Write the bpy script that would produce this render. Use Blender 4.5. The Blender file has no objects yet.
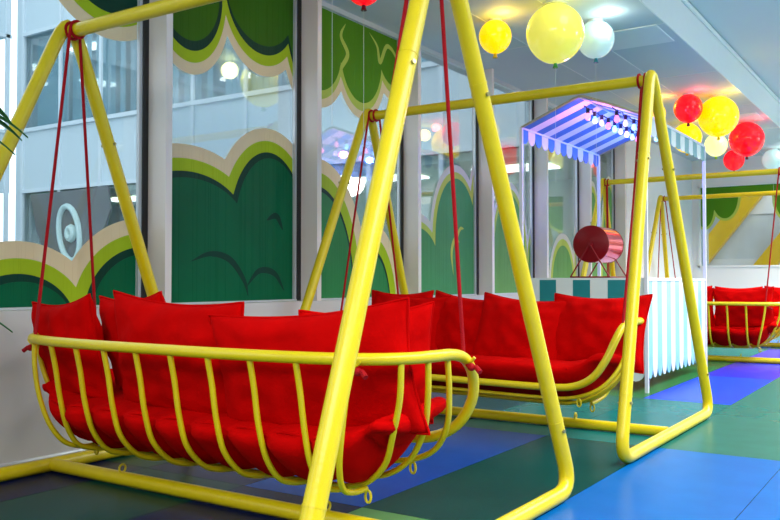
import bpy, bmesh, math, random
from mathutils import Vector, Matrix, noise
random.seed(7)
S = bpy.context.scene
COL = S.collection
PI = math.pi

# ---------------------------------------------------------------- camera
cam = bpy.data.cameras.new('camera')
cam.sensor_width = 36.0
cam.lens = 36.0 * 843.17 / 780.0
cam.clip_end = 300
co = bpy.data.objects.new('camera', cam)
COL.objects.link(co)
co.location = (0, 0, 1.05)
co.rotation_euler = (PI / 2 + 0.0236, 0, 0.584)
S.camera = co

# ---------------------------------------------------------------- world, light, exposure
w = bpy.data.worlds.new('world')
S.world = w
w.use_nodes = True
bgn = w.node_tree.nodes['Background']
bgn.inputs[0].default_value = (0.80, 0.90, 1.0, 1)
bgn.inputs[1].default_value = 1.9
S.view_settings.view_transform = 'Standard'
S.view_settings.look = 'None'
S.view_settings.gamma = 1
S.view_settings.use_curve_mapping = False
S.view_settings.exposure = 0.36


def area(name, loc, rot, sx, sy, power, col=(1, 1, 1)):
    l = bpy.data.lights.new(name, 'AREA')
    l.shape = 'RECTANGLE'
    l.size = sx
    l.size_y = sy
    l.energy = power
    l.color = col
    o = bpy.data.objects.new(name, l)
    COL.objects.link(o)
    o.location = loc
    o.rotation_euler = rot
    return o


def point(name, loc, power, col, r=0.1):
    l = bpy.data.lights.new(name, 'POINT')
    l.energy = power
    l.color = col
    l.shadow_soft_size = r
    o = bpy.data.objects.new(name, l)
    COL.objects.link(o)
    o.location = loc
    return o


# added unseen area lights: near the ceiling right of the frame, and behind the viewer
for n_, (loc_, rx_, sx_, sy_, pw_) in enumerate((((1.5, 2.4, 3.8), 0, 1.6, 5.0, 250), ((0.6, 8.6, 3.8), 0, 1.8, 6.0, 340),
                                                ((0.4, 14.6, 3.8), 0, 2.2, 4.5, 640), ((-0.6, -1.8, 3.3), 50, 4.5, 1.2, 105))):
    fill_ = area('ceiling_fill_light', loc_, (math.radians(rx_), 0, 0), sx_, sy_, pw_, (1.0, 0.97, 0.93))
    fill_.data.spread = math.radians(140 if rx_ == 0 else 160)
# added unseen point lights over the aisle, to brighten the ceiling
for px_, py_ in ((1.2, 4.2), (0.9, 8.5), (0.9, 13.5)):
    point('aisle_fill_light', (px_, py_, 3.0), 45, (1.0, 0.99, 0.97), 0.3)

# ---------------------------------------------------------------- materials


def srgb(r, g, b):
    f = lambda c: (c / 255 / 12.92) if c / 255 <= 0.04045 else ((c / 255 + 0.055) / 1.055) ** 2.4
    return (f(r), f(g), f(b), 1)


def mat(name, col, rough=0.5, metal=0.0, spec=0.5, emit=None, es=0, noise_amt=0.0, nscale=8.0, bump=0.0, bscale=30.0, coat=0.0, sheen=0.0, alpha=None):
    m = bpy.data.materials.new(name)
    m.use_nodes = True
    nt = m.node_tree
    b = nt.nodes['Principled BSDF']
    b.inputs['Base Color'].default_value = col
    b.inputs['Roughness'].default_value = rough
    b.inputs['Metallic'].default_value = metal
    b.inputs['Specular IOR Level'].default_value = spec
    b.inputs['Coat Weight'].default_value = coat
    b.inputs['Sheen Weight'].default_value = sheen
    if emit:
        b.inputs['Emission Color'].default_value = emit
        b.inputs['Emission Strength'].default_value = es
    tc = None
    if noise_amt or bump:
        tc = nt.nodes.new('ShaderNodeTexCoord')
    if noise_amt:
        n = nt.nodes.new('ShaderNodeTexNoise')
        n.inputs['Scale'].default_value = nscale
        n.inputs['Detail'].default_value = 4
        nt.links.new(tc.outputs['Object'], n.inputs['Vector'])
        mx = nt.nodes.new('ShaderNodeMix')
        mx.data_type = 'RGBA'
        mx.inputs[6].default_value = [c * (1 - noise_amt) for c in col[:3]] + [1]
        mx.inputs[7].default_value = [min(1, c * (1 + noise_amt)) for c in col[:3]] + [1]
        nt.links.new(n.outputs['Fac'], mx.inputs[0])
        nt.links.new(mx.outputs[2], b.inputs['Base Color'])
    if bump:
        n2 = nt.nodes.new('ShaderNodeTexNoise')
        n2.inputs['Scale'].default_value = bscale
        n2.inputs['Detail'].default_value = 3
        nt.links.new(tc.outputs['Object'], n2.inputs['Vector'])
        bp = nt.nodes.new('ShaderNodeBump')
        bp.inputs['Strength'].default_value = bump
        bp.inputs['Distance'].default_value = 0.01
        nt.links.new(n2.outputs['Fac'], bp.inputs['Height'])
        nt.links.new(bp.outputs['Normal'], b.inputs['Normal'])
    if alpha is not None:
        b.inputs['Alpha'].default_value = alpha
    return m


M = {}
M['yellow'] = mat('yellow_paint', (0.76, 0.60, 0.006, 1), 0.3, spec=0.5, noise_amt=0.10, nscale=14, bump=0.08, bscale=60)
M['fabric'] = mat('red_velvet', (0.58, 0.001, 0.001, 1), 0.9, spec=0.04, noise_amt=0.28, nscale=7, bump=0.25, bscale=45)
M['rope'] = mat('red_rope', (0.42, 0.003, 0.008, 1), 0.7, spec=0.2, bump=0.6, bscale=220)
M['wall'] = mat('white_wall_paint', (0.66, 0.66, 0.64, 1), 0.6, noise_amt=0.03, nscale=1.5)
M['wall_back'] = mat('white_end_wall_paint', (0.80, 0.80, 0.78, 1), 0.6, noise_amt=0.02, nscale=1.5)
M['sill'] = mat('grey_white_sill_paint', (0.66, 0.65, 0.63, 1), 0.35, noise_amt=0.04, nscale=1.2)
M['fin'] = mat('window_fin_paint', (0.84, 0.78, 0.73, 1), 0.4, noise_amt=0.03, nscale=2)
M['ceil'] = mat('ceiling_paint', (0.64, 0.69, 0.71, 1), 0.65, spec=0.3, noise_amt=0.03, nscale=0.8)
M['panel'] = mat('ceiling_panel_paint', (0.85, 0.86, 0.84, 1), 0.6, noise_amt=0.02)
M['cove'] = mat('cove_profile', (0.8, 0.82, 0.8, 1), 0.4, noise_amt=0.02)
M['black'] = mat('black_gasket', (0.012, 0.013, 0.014, 1), 0.4, noise_amt=0.1)
M['alu'] = mat('aluminium_profile', (0.62, 0.66, 0.68, 1), 0.35, metal=0.3, noise_amt=0.03)
M['cream'] = mat('cream_print', (0.85, 0.70, 0.44, 1), 0.5, spec=0.12, noise_amt=0.03)
M['lime'] = mat('lime_print', (0.40, 0.56, 0.015, 1), 0.45, spec=0.12, noise_amt=0.05)
M['deep'] = mat('deep_green_print', (0.004, 0.05, 0.03, 1), 0.4, spec=0.12, noise_amt=0.1)
M['leaf'] = mat('leaf_green_print', (0.035, 0.15, 0.006, 1), 0.4, spec=0.12, noise_amt=0.28, nscale=1.6)
M['leaf2'] = mat('grass_green_print', (0.085, 0.25, 0.008, 1), 0.4, spec=0.12, noise_amt=0.25, nscale=1.6)
M['hill'] = mat('bottle_green_print', (0.0, 0.125, 0.048, 1), 0.4, spec=0.12, noise_amt=0.25, nscale=1.8)
M['hill2'] = mat('mid_green_print', (0.035, 0.24, 0.075, 1), 0.4, spec=0.12, noise_amt=0.2, nscale=1.6)
M['milky'] = mat('milky_green_print', (0.07, 0.30, 0.11, 1), 0.4, spec=0.12, noise_amt=0.2, nscale=1.6)
M['pale'] = mat('pale_green_print', (0.14, 0.35, 0.10, 1), 0.45, spec=0.12, noise_amt=0.15, nscale=1.6)
M['palelime'] = mat('pale_lime_print', (0.50, 0.60, 0.10, 1), 0.45, spec=0.12, noise_amt=0.05)
M['palecream'] = mat('pale_cream_print', (0.66, 0.66, 0.55, 1), 0.5, spec=0.12, noise_amt=0.03)
M['facade'] = mat('facade_panel', (0.52, 0.62, 0.66, 1), 0.4, noise_amt=0.03, nscale=0.5)
M['facade_line'] = mat('facade_profile', (0.60, 0.68, 0.72, 1), 0.4, noise_amt=0.02)
M['room'] = mat('blue_room_wall', (0.34, 0.52, 0.58, 1), 0.6, noise_amt=0.1, nscale=0.6)
M['blind'] = mat('blue_blind', (0.36, 0.58, 0.66, 1), 0.6, noise_amt=0.08, nscale=2)
M['lamp'] = mat('office_lamp', (1, 1, 1, 1), 0.5, emit=(1, 0.98, 0.93, 1), es=2.6, noise_amt=0.001)
M['greenroom'] = mat('pale_green_wall', (0.62, 0.74, 0.55, 1), 0.6, noise_amt=0.05)
M['artgrey'] = mat('grey_print', (0.13, 0.14, 0.14, 1), 0.5, noise_amt=0.35, nscale=1.2)
M['artwhite'] = mat('white_swirl_print', (0.45, 0.6, 0.58, 1), 0.5, noise_amt=0.1)
M['paving'] = mat('paving', (0.35, 0.38, 0.4, 1), 0.8, noise_amt=0.1)
M['teal'] = mat('teal_board', (0.006, 0.24, 0.27, 1), 0.35, noise_amt=0.04)
M['aqua'] = mat('aqua_board', (0.25, 0.60, 0.68, 1), 0.25, noise_amt=0.06)
M['white'] = mat('white_board', (0.80, 0.84, 0.84, 1), 0.25, noise_amt=0.02)
M['greyteal'] = mat('grey_teal_stripe', (0.16, 0.36, 0.40, 1), 0.4, noise_amt=0.04)
M['blue'] = mat('blue_stripe', (0.01, 0.15, 0.55, 1), 0.4, noise_amt=0.08)
M['lilac'] = mat('white_stripe', (0.74, 0.72, 0.88, 1), 0.4, noise_amt=0.03)
M['post'] = mat('white_post', (0.78, 0.78, 0.86, 1), 0.3, noise_amt=0.02)
M['brass'] = mat('canopy_trim', (0.42, 0.38, 0.28, 1), 0.35, metal=0.2, noise_amt=0.05)
M['drum'] = mat('red_drum_paint', (0.20, 0.0, 0.005, 1), 0.3, spec=0.3, noise_amt=0.06)
M['drumside'] = mat('red_drum_metal', (0.62, 0.03, 0.06, 1), 0.16, metal=0.75, noise_amt=0.05)
M['cable'] = mat('dark_cable', (0.02, 0.015, 0.05, 1), 0.5, noise_amt=0.1)
M['cord'] = mat('white_cord', (0.75, 0.75, 0.7, 1), 0.6, noise_amt=0.02)
M['plant'] = mat('plant_leaf', (0.02, 0.16, 0.03, 1), 0.35, noise_amt=0.25, nscale=12)
M['pot'] = mat('clay_pot', (0.3, 0.3, 0.3, 1), 0.6, noise_amt=0.1)
M['soil'] = mat('soil', (0.05, 0.03, 0.02, 1), 0.9, noise_amt=0.3)
M['steel'] = mat('steel_bolt', (0.45, 0.42, 0.2, 1), 0.3, metal=0.7, noise_amt=0.05)
M['ywall'] = mat('orange_yellow_girder', (0.95, 0.56, 0.005, 1), 0.4, noise_amt=0.05)
M['daywhite'] = mat('white_render', (0.95, 0.96, 0.97, 1), 0.7, noise_amt=0.03)
M['darkglass'] = mat('grey_outside_glass', (0.72, 0.77, 0.79, 1), 0.5, noise_amt=0.2, nscale=1.5)


def glass_mat():
    m = bpy.data.materials.new('clear_window_glass')
    m.use_nodes = True
    nt = m.node_tree
    nt.nodes.remove(nt.nodes['Principled BSDF'])
    out = nt.nodes['Material Output']
    t = nt.nodes.new('ShaderNodeBsdfTransparent')
    t.inputs[0].default_value = (0.93, 0.97, 0.98, 1)
    g = nt.nodes.new('ShaderNodeBsdfGlossy')
    g.inputs['Roughness'].default_value = 0.02
    fr = nt.nodes.new('ShaderNodeFresnel')
    fr.inputs[0].default_value = 1.5
    mu = nt.nodes.new('ShaderNodeMath')
    mu.operation = 'MULTIPLY'
    mu.inputs[1].default_value = 0.55
    mx = nt.nodes.new('ShaderNodeMixShader')
    nt.links.new(fr.outputs[0], mu.inputs[0])
    nt.links.new(mu.outputs[0], mx.inputs[0])
    nt.links.new(t.outputs[0], mx.inputs[1])
    nt.links.new(g.outputs[0], mx.inputs[2])
    nt.links.new(mx.outputs[0], out.inputs[0])
    return m


M['glass'] = glass_mat()

# rubber floor: 0.74 x 2.15 m sheets in a plan of blues and greens
NAVY, BLUE, SKYB, DTEAL, TEAL, GRN, GREY, LIME, VIO = (
    (0.002, 0.008, 0.06), (0.0, 0.055, 0.30), (0.0, 0.115, 0.41), (0.0, 0.055, 0.048), (0.0, 0.14, 0.13),
    (0.01, 0.16, 0.05), (0.015, 0.14, 0.115), (0.09, 0.24, 0.08), (0.05, 0.035, 0.38))
PLAN = {-1: [DTEAL, DTEAL, NAVY, TEAL, TEAL, GREY, GRN, BLUE, TEAL, GREY],
        0: [NAVY, NAVY, DTEAL, NAVY, TEAL, GRN, GREY, BLUE, TEAL, TEAL],
        1: [DTEAL, DTEAL, NAVY, DTEAL, GREY, GRN, GRN, TEAL, BLUE, GREY],
        2: [BLUE, NAVY, BLUE, GREY, GRN, GRN, TEAL, SKYB, TEAL, GRN],
        3: [GRN, LIME, DTEAL, TEAL, (0.006, 0.06, 0.62), (0.02, 0.03, 0.5), VIO, TEAL, BLUE, TEAL],
        4: [BLUE, SKYB, SKYB, GREY, GREY, GREY, VIO, GRN, TEAL, GREY],
        5: [TEAL, BLUE, SKYB, GREY, TEAL, GREY, GRN, TEAL, SKYB, TEAL],
        6: [GRN, TEAL, BLUE, TEAL, GREY, BLUE, TEAL, GRN, BLUE, GREY]}


def floor_mats():
    out = {}
    for c in PLAN:
        for k in PLAN[c]:
            if k in out:
                continue
            m = mat('rubber_floor_sheet', (*k, 1), 0.27, spec=0.06, noise_amt=0.16, nscale=5, bump=0.03, bscale=14)
            out[k] = m
    return out


FM = floor_mats()

# ---------------------------------------------------------------- geometry helpers


class MB:
    def __init__(s):
        s.v = []
        s.f = []
        s.mi = []
        s.cur = 0

    def add(s, vs, fs):
        b = len(s.v)
        s.v += [tuple(p) for p in vs]
        for f in fs:
            s.f.append(tuple(b + i for i in f))
            s.mi.append(s.cur)
        return s

    def box(s, x0, x1, y0, y1, z0, z1):
        vs = [(x, y, z) for z in (z0, z1) for y in (y0, y1) for x in (x0, x1)]
        return s.add(vs, [(0, 2, 3, 1), (4, 5, 7, 6), (0, 1, 5, 4), (2, 6, 7, 3), (0, 4, 6, 2), (1, 3, 7, 5)])

    def tube(s, pts, r, n=12, closed=False, caps=True):
        P = [Vector(p) for p in pts]
        N = len(P)
        rr = r if isinstance(r, (list, tuple)) else [r] * N
        T = []
        for i in range(N):
            a = P[(i - 1) % N] if (closed or i > 0) else P[i]
            c = P[(i + 1) % N] if (closed or i < N - 1) else P[i]
            T.append((c - a).normalized())
        up = Vector((0, 0, 1)) if abs(T[0].z) < 0.9 else Vector((1, 0, 0))
        u = T[0].cross(up).normalized()
        rings = []
        for i in range(N):
            u = (u - T[i] * u.dot(T[i])).normalized()
            vv = T[i].cross(u)
            rings.append([P[i] + (u * math.cos(2 * PI * k / n) + vv * math.sin(2 * PI * k / n)) * rr[i] for k in range(n)])
        vs = [p for R in rings for p in R]
        fs = []
        for i in range(N if closed else N - 1):
            j = (i + 1) % N
            for k in range(n):
                k2 = (k + 1) % n
                fs.append((i * n + k, i * n + k2, j * n + k2, j * n + k))
        if not closed and caps:
            fs.append(tuple(range(n))[::-1])
            fs.append(tuple((N - 1) * n + k for k in range(n)))
        return s.add(vs, fs)

    def lathe(s, prof, n=32, c=(0, 0, 0), axis='z'):
        vs = []
        for r, h in prof:
            for k in range(n):
                a = 2 * PI * k / n
                x, y = r * math.cos(a), r * math.sin(a)
                p = (x, y, h) if axis == 'z' else ((x, h, y) if axis == 'y' else (h, x, y))
                vs.append((c[0] + p[0], c[1] + p[1], c[2] + p[2]))
        fs = []
        for i in range(len(prof) - 1):
            for k in range(n):
                k2 = (k + 1) % n
                fs.append((i * n + k, i * n + k2, (i + 1) * n + k2, (i + 1) * n + k))
        return s.add(vs, fs)

    def sphere(s, c, r, nu=12, nv=8):
        prof = [(max(1e-4, r * math.sin(PI * i / nv)), -r * math.cos(PI * i / nv)) for i in range(nv + 1)]
        return s.lathe(prof, nu, c)

    def prism(s, poly, plane, a, b):
        """poly 2D outline; plane 'x': (y,z) extruded from x=a to b; 'y': (x,z); 'z': (x,y)"""
        def P(p, t):
            return {'x': (t, p[0], p[1]), 'y': (p[0], t, p[1]), 'z': (p[0], p[1], t)}[plane]
        n = len(poly)
        vs = [P(p, a) for p in poly] + [P(p, b) for p in poly]
        fs = [tuple(range(n)), tuple(range(2 * n - 1, n - 1, -1))]
        for i in range(n):
            j = (i + 1) % n
            fs.append((i, n + i, n + j, j))
        return s.add(vs, fs)

    def build(s, name, mats, parent=None, smooth=True, angle=40, loc=None, bevel=0):
        me = bpy.data.meshes.new(name)
        me.from_pydata(s.v, [], s.f)
        if not isinstance(mats, (list, tuple)):
            mats = [mats]
        for m in mats:
            me.materials.append(m)
        for p, i in zip(me.polygons, s.mi):
            p.material_index = i
        bm = bmesh.new()
        bm.from_mesh(me)
        bmesh.ops.recalc_face_normals(bm, faces=bm.faces)
        bm.to_mesh(me)
        bm.free()
        if smooth:
            me.polygons.foreach_set('use_smooth', [True] * len(me.polygons))
            me.set_sharp_from_angle(angle=math.radians(angle))
        o = bpy.data.objects.new(name, me)
        COL.objects.link(o)
        if parent:
            o.parent = parent
        if loc:
            o.location = loc
        if bevel:
            b = o.modifiers.new('bevel', 'BEVEL')
            b.width = bevel
            b.segments = 2
            b.limit_method = 'ANGLE'
        return o


def smooth_pts(ctrl, n=8):
    """Catmull-Rom through control points"""
    C = [Vector(c) for c in ctrl]
    C = [C[0] * 2 - C[1]] + C + [C[-1] * 2 - C[-2]]
    out = []
    for i in range(1, len(C) - 2):
        p0, p1, p2, p3 = C[i - 1:i + 3]
        for k in range(n):
            t = k / n
            out.append(0.5 * ((2 * p1) + (p2 - p0) * t + (2 * p0 - 5 * p1 + 4 * p2 - p3) * t * t + (3 * p1 - p0 - 3 * p2 + p3) * t ** 3))
    out.append(C[-2])
    return out


def round_poly(pts, rads, n=7):
    """polyline with filleted inner corners"""
    P = [Vector(p) for p in pts]
    out = [P[0]]
    for i in range(1, len(P) - 1):
        a = (P[i - 1] - P[i]).normalized()
        b = (P[i + 1] - P[i]).normalized()
        r = rads[i - 1]
        p0, p2 = P[i] + a * r, P[i] + b * r
        for k in range(n + 1):
            t = k / n
            out.append(p0 * (1 - t) ** 2 + P[i] * 2 * t * (1 - t) + p2 * t * t)
    out.append(P[-1])
    return out


def tag(o, label=None, cat=None, group=None, kind=None):
    if label:
        o['label'] = label
    if cat:
        o['category'] = cat
    if group:
        o['group'] = group
    if kind:
        o['kind'] = kind
    return o


def empty(name, loc=(0, 0, 0), rz=0):
    o = bpy.data.objects.new(name, None)
    o.empty_display_size = 0.1
    COL.objects.link(o)
    o.location = loc
    o.rotation_euler = (0, 0, rz)
    return o


def copy_tree(o, parent=None):
    c = o.copy()
    COL.objects.link(c)
    c.parent = parent
    for ch in [k for k in o.children]:
        copy_tree(ch, c)
    return c


def struct(name, mb, m, **k):
    return tag(mb.build(name, m, **k), kind='structure')


# ---------------------------------------------------------------- room shell
XW = -4.28      # room face of the window wall
XG = -4.48      # glass plane
ZS = 0.88       # sill
ZC = 3.45       # low ceiling
ZU = 3.86       # high ceiling
XB = -2.18      # ceiling step
YB = 17.5       # end wall
YE = 13.356      # end of the glazing

# floor, one object, colours per sheet
mats = list(FM.values())
idx = {k: i for i, k in enumerate(FM)}
f = MB()
W0, L0 = 0.74, 2.15
gap = 0.0016
for c in range(-1, 14):
    x0 = -4.49 + c * W0
    plan = PLAN.get(c, PLAN[3 + c % 3])
    for r in range(-3, 9):
        y0 = 1.05 + r * L0
        k = plan[(r + 1) % len(plan)]
        f.cur = idx[k]
        xa, xb = max(x0 + gap, -5.2), min(x0 + W0 - gap, 5.0)
        ya, yb = max(y0 + gap, -3.0), min(y0 + L0 - gap, YB)
        if xb <= xa or yb <= ya or xb < XW:
            continue
        f.add([(xa, ya, 0), (xb, ya, 0), (xb, yb, 0), (xa, yb, 0)], [(0, 1, 2, 3)])
f.cur = idx[DTEAL]
f.box(-4.5, 5.0, -3.0, YB, -0.1, -0.0012)
struct('floor', f, mats, smooth=False)

c = MB()
c.box(-4.7, XB, -3.0, YB + 0.1, ZC, ZU + 0.2)
c.box(XB, 5.1, -3.0, YB + 0.1, ZU, ZU + 0.2)
struct('ceiling', c, M['ceil'], smooth=False)
c = MB()
c.box(XB, XB + 0.012, -3.0, YB, ZC, ZU - 0.02)
struct('trim_1', c, M['panel'], smooth=False)  # lighter skin on the step face: lamp light put into its colour
c = MB()
c.tube([(XB + 0.03, -3, ZU - 0.028), (XB + 0.03, YB, ZU - 0.028)], 0.022, 8)
struct('trim_2', c, M['cove'])
# shallow panel joints in the low ceiling
c = MB()
for x in (-3.55, -2.9):
    c.box(x - 0.004, x + 0.004, -3.0, YB, ZC - 0.003, ZC)
for y in [1.5 + 2.15 * i for i in range(8)]:
    c.box(XW, XB, y - 0.004, y + 0.004, ZC - 0.003, ZC)
struct('trim_3', c, M['panel'], smooth=False)

# window wall: parapet below the glass, head strip, solid part beyond the glazing
c = MB()
c.box(-4.60, XW, -3.0, YE, 0, ZS)
c.box(-4.60, XW, YE, YB, 0, ZC)
c.box(-4.60, XG - 0.03, -3.0, YE, 3.42, ZC)
struct('wall_left', c, M['sill'], smooth=False)
c = MB()
c.box(XW, XW + 0.006, YE, YB, 0.08, ZC - 0.001)
struct('wall_left_end', c, M['wall_back'], smooth=False)
c = MB()
c.prism([(XW, 0), (XW + 0.018, 0), (XW + 0.018, 0.045), (XW + 0.012, 0.055), (XW, 0.055)], 'y', -3.0, YB)
struct('baseboard_left', c, M['alu'], smooth=False)
c = MB()
c.box(-4.6, 5.1, YB, YB + 0.15, 0, 1.3)
c.box(-4.6, -4.16, YB, YB + 0.15, 1.3, ZU)
c.box(-4.16, 5.1, YB, YB + 0.15, 2.93, ZU)
c.box(1.8, 5.1, YB, YB + 0.15, 1.3, 2.93)
struct('wall_back', c, M['wall_back'], smooth=False)
c = MB()
c.box(5.0, 5.15, -3.0, YB, 0, ZU)
struct('wall_right', c, M['wall'], smooth=False)
c = MB()
c.box(-4.6, 5.1, -3.15, -3.0, 0, ZU)
struct('wall_front', c, M['wall'], smooth=False)

# glazing bays between deep fins
EDGE = [2.22 - 1.58, 2.22, 3.80, 5.40, 6.975, 8.57, 10.13, 11.72, 13.30]
for i, y in enumerate(EDGE):
    c = MB()
    c.box(XG - 0.05, XW, y, y + 0.055, ZS, ZC)
    c.cur = 1
    c.box(XG, XG + 0.03, y - 0.03, y, ZS, 3.42)
    c.box(XG + 0.03, XG + 0.034, y - 0.05, y - 0.03, ZS, 3.42)
    c.cur = 2
    c.box(XG, XG + 0.025, y - 0.075, y - 0.052, ZS, 3.42)
    struct('trim_%d' % (4 + i), c, [M['fin'], M['black'], M['alu']], smooth=False)
for i in range(len(EDGE) - 1):
    a, b = EDGE[i] + 0.055, EDGE[i + 1]
    c = MB()
    c.box(XG - 0.012, XG, a, b, ZS, 3.42)
    win = struct('window_%d' % (i + 1), c, M['glass'], smooth=False)
    c = MB()
    c.box(XG - 0.04, XG + 0.03, a, b, 3.405, 3.45)
    c.box(XG - 0.04, XG + 0.03, a, b, ZS, ZS + 0.012)
    c.box(XG - 0.04, XG + 0.03, a, a + 0.02, ZS, 3.42)
    c.build('window_frame', M['alu'], win, smooth=False)

# end window
c = MB()
c.box(-4.16, 1.8, YB + 0.08, YB + 0.09, 1.3, 2.93)
win = struct('window_9', c, M['glass'], smooth=False)
c = MB()
for x in (-4.16, -2.15, -0.15, 1.77):
    c.box(x, x + 0.035, YB - 0.02, YB + 0.12, 1.3, 2.93)
for z in (1.3, 2.895):
    c.box(-4.16, 1.8, YB - 0.02, YB + 0.12, z, z + 0.035)
c.build('window_frame', M['wall_back'], win, smooth=False)

# ---------------------------------------------------------------- cloud stickers on the glass


def cloud(y0, y1, bumps, up, name, label, cols, lay, zlim, cut=(0.0, 0.0), arcs=()):
    """bumps: (yc, z_tip, ry, rz). up=True: cloud stands on the sill; False: hangs from the head.
    Layers of print, each 1 mm in front of the other; lay = offsets of the outlines."""
    mb = MB()
    n = 220
    ys = [y0 + (y1 - y0) * i / n for i in range(n + 1)]

    def edge(y, d, dz, dy):
        best = None
        for yc, zt, ry, rz in bumps:
            rr = ry - d
            if rr <= 0.01:
                continue
            t = (y - yc - dy) / rr
            if abs(t) >= 1:
                continue
            q = math.sqrt(1 - t * t)
            r2 = max(rz - dz, 0.02)
            z = (zt - rz + r2 * q) if up else (zt + rz - r2 * q)
            best = z if best is None else (max(best, z) if up else min(best, z))
        return best
    for li, (d, dz, dy) in enumerate(lay):
        mb.cur = li
        x = XG + 0.0015 + 0.0012 * li
        for i in range(n):
            ea, eb = edge(ys[i], d, dz, dy), edge(ys[i + 1], d, dz, dy)
            if ea is None or eb is None:
                continue
            if up:
                ea, eb = min(ea, zlim[1]), min(eb, zlim[1])
                if min(ea, eb) <= zlim[0]:
                    continue
                za, zb = zlim[0], zlim[0]
            else:
                ea, eb = max(ea, zlim[0]), max(eb, zlim[0])
                if max(ea, eb) >= zlim[1]:
                    continue
                za, zb = zlim[1], zlim[1]
            mb.add([(x, ys[i], za), (x, ys[i + 1], zb), (x, ys[i + 1], eb), (x, ys[i], ea)], [(0, 1, 2, 3)])
    # curls drawn on the leaves: tapered strokes
    for (mi, pts, wd) in arcs:
        mb.cur = mi
        x = XG + 0.0015 + 0.0012 * len(lay)
        P = smooth_pts([(0, p[0], p[1]) for p in pts], 10)
        N = len(P)
        vs = []
        for i, p in enumerate(P):
            t = (P[min(i + 1, N - 1)] - P[max(i - 1, 0)]).normalized()
            nn = Vector((0, -t.z, t.y))
            h = wd * math.sin(PI * min(1, max(0, i / (N - 1)))) ** 0.8 * 0.5
            vs += [(x, p.y + nn.y * h, p.z + nn.z * h), (x, p.y - nn.y * h, p.z - nn.z * h)]
        mb.add(vs, [(2 * i, 2 * i + 1, 2 * i + 3, 2 * i + 2) for i in range(N - 1)])
    o = mb.build(name, cols, smooth=False)
    sol = o.modifiers.new('thick', 'SOLIDIFY')
    sol.thickness = 0.0008
    return tag(o, label, 'window sticker', 'cloud and hill stickers on the window wall')


def bays(i):
    return EDGE[i] + 0.078, EDGE[i + 1] - 0.078


dk = [M['cream'], M['lime'], M['deep'], M['hill']]
LY = [(0, 0, 0), (0.10, 0.10, 0), (0.19, 0.19, 0), (0.225, 0.235, 0.02)]
zl = (ZS + 0.012, 3.40)
a, b = bays(1)
cloud(a, b, [(2.88, 1.275, 0.58, 0.52), (3.80, 1.46, 0.66, 0.62)], True, 'hill_sticker',
      'dark green hill sticker along the lower part of the window furthest left', dk, LY, zl)
cloud(a, b, [(3.50, 2.60, 0.66, 0.85), (2.2, 2.75, 0.5, 0.5)], False, 'cloud_sticker',
      'dark green cloud sticker hanging at the top of the window furthest left',
      [M['cream'], M['lime'], M['deep'], M['leaf']], [(0, 0, 0), (0.09, 0.09, 0), (0.17, 0.17, 0), (0.25, 0.25, -0.05)], zl)
a, b = bays(2)
cloud(a, b, [(4.19, 2.01, 0.80, 0.60), (5.04, 2.25, 0.63, 0.80)], True, 'hill_sticker',
      'dark green hill sticker with two round tops on the second window from the left', dk, LY, zl,
      arcs=[(2, [(4.20, 1.18), (4.40, 1.24), (4.60, 1.20), (4.75, 1.05), (4.80, 0.92)], 0.05),
            (2, [(4.78, 1.0), (4.92, 1.12), (5.10, 1.10), (5.22, 0.96)], 0.05),
            (2, [(5.0, 1.52), (5.12, 1.56), (5.20, 1.45)], 0.05)])
cloud(a, b, [(4.19, 2.515, 0.41, 0.62), (4.95, 2.655, 0.50, 0.62), (5.62, 2.42, 0.50, 0.95)], False, 'cloud_sticker',
      'green cloud sticker hanging with scalloped cream edge on the second window from the left',
      [M['cream'], M['lime'], M['deep'], M['leaf']], [(0, 0, 0), (0.05, 0.085, 0), (0.09, 0.17, 0), (0.11, 0.24, -0.01)], zl)
a, b = bays(3)
cloud(a, b, [(5.65, 2.09, 0.75, 1.15), (6.46, 1.58, 0.55, 0.85), (7.05, 1.25, 0.3, 0.5)], True, 'hill_sticker',
      'green hill sticker sloping down to the right on the third window from the left',
      [M['cream'], M['lime'], M['deep'], M['hill2']], [(0, 0, 0), (0.12, 0.12, 0), (0.22, 0.24, 0), (0.24, 0.28, 0.0)], zl)
cloud(a, b, [(5.66, 2.53, 0.42, 0.55), (6.30, 2.53, 0.42, 0.60), (6.86, 2.78, 0.36, 0.40)], False, 'cloud_sticker',
      'grass green cloud sticker hanging with pale curls on the third window from the left',
      [M['cream'], M['palelime'], M['leaf2']], [(0, 0, 0), (0.06, 0.075, 0), (0.09, 0.15, 0)], zl,
      arcs=[(1, [(6.05, 3.35), (5.98, 3.22), (6.08, 3.08), (5.98, 2.92), (6.02, 2.8)], 0.05),
            (1, [(6.42, 3.36), (6.55, 3.26), (6.60, 3.12), (6.72, 3.30), (6.88, 3.22), (6.9, 3.02)], 0.045)])
pl = [M['palecream'], M['palelime'], M['pale']]
a, b = bays(4)
cloud(a, b, [(7.22, 1.74, 0.56, 0.50), (8.09, 2.31, 0.56, 0.80), (8.72, 2.55, 0.36, 0.75)], True, 'hill_sticker',
      'mid green hill sticker with tall rounded tops on the fourth window from the left',
      [M['palecream'], M['palelime'], M['milky']], [(0, 0, 0), (0.05, 0.08, 0), (0.10, 0.15, 0.01)], zl,
      arcs=[(1, [(8.02, 1.1), (7.98, 1.35), (8.06, 1.5), (8.16, 1.46)], 0.05), (1, [(8.05, 1.4), (8.16, 1.6), (8.26, 1.62)], 0.04)])
a, b = bays(5)
cloud(a, b, [(9.45, 2.25, 0.55, 0.95), (10.25, 1.85, 0.35, 0.6)], True, 'hill_sticker',
      'pale green hill sticker on the window just left of the striped canopy', pl, [(0, 0, 0), (0.05, 0.08, 0), (0.10, 0.15, 0.0)], zl)
a, b = bays(6)
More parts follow.
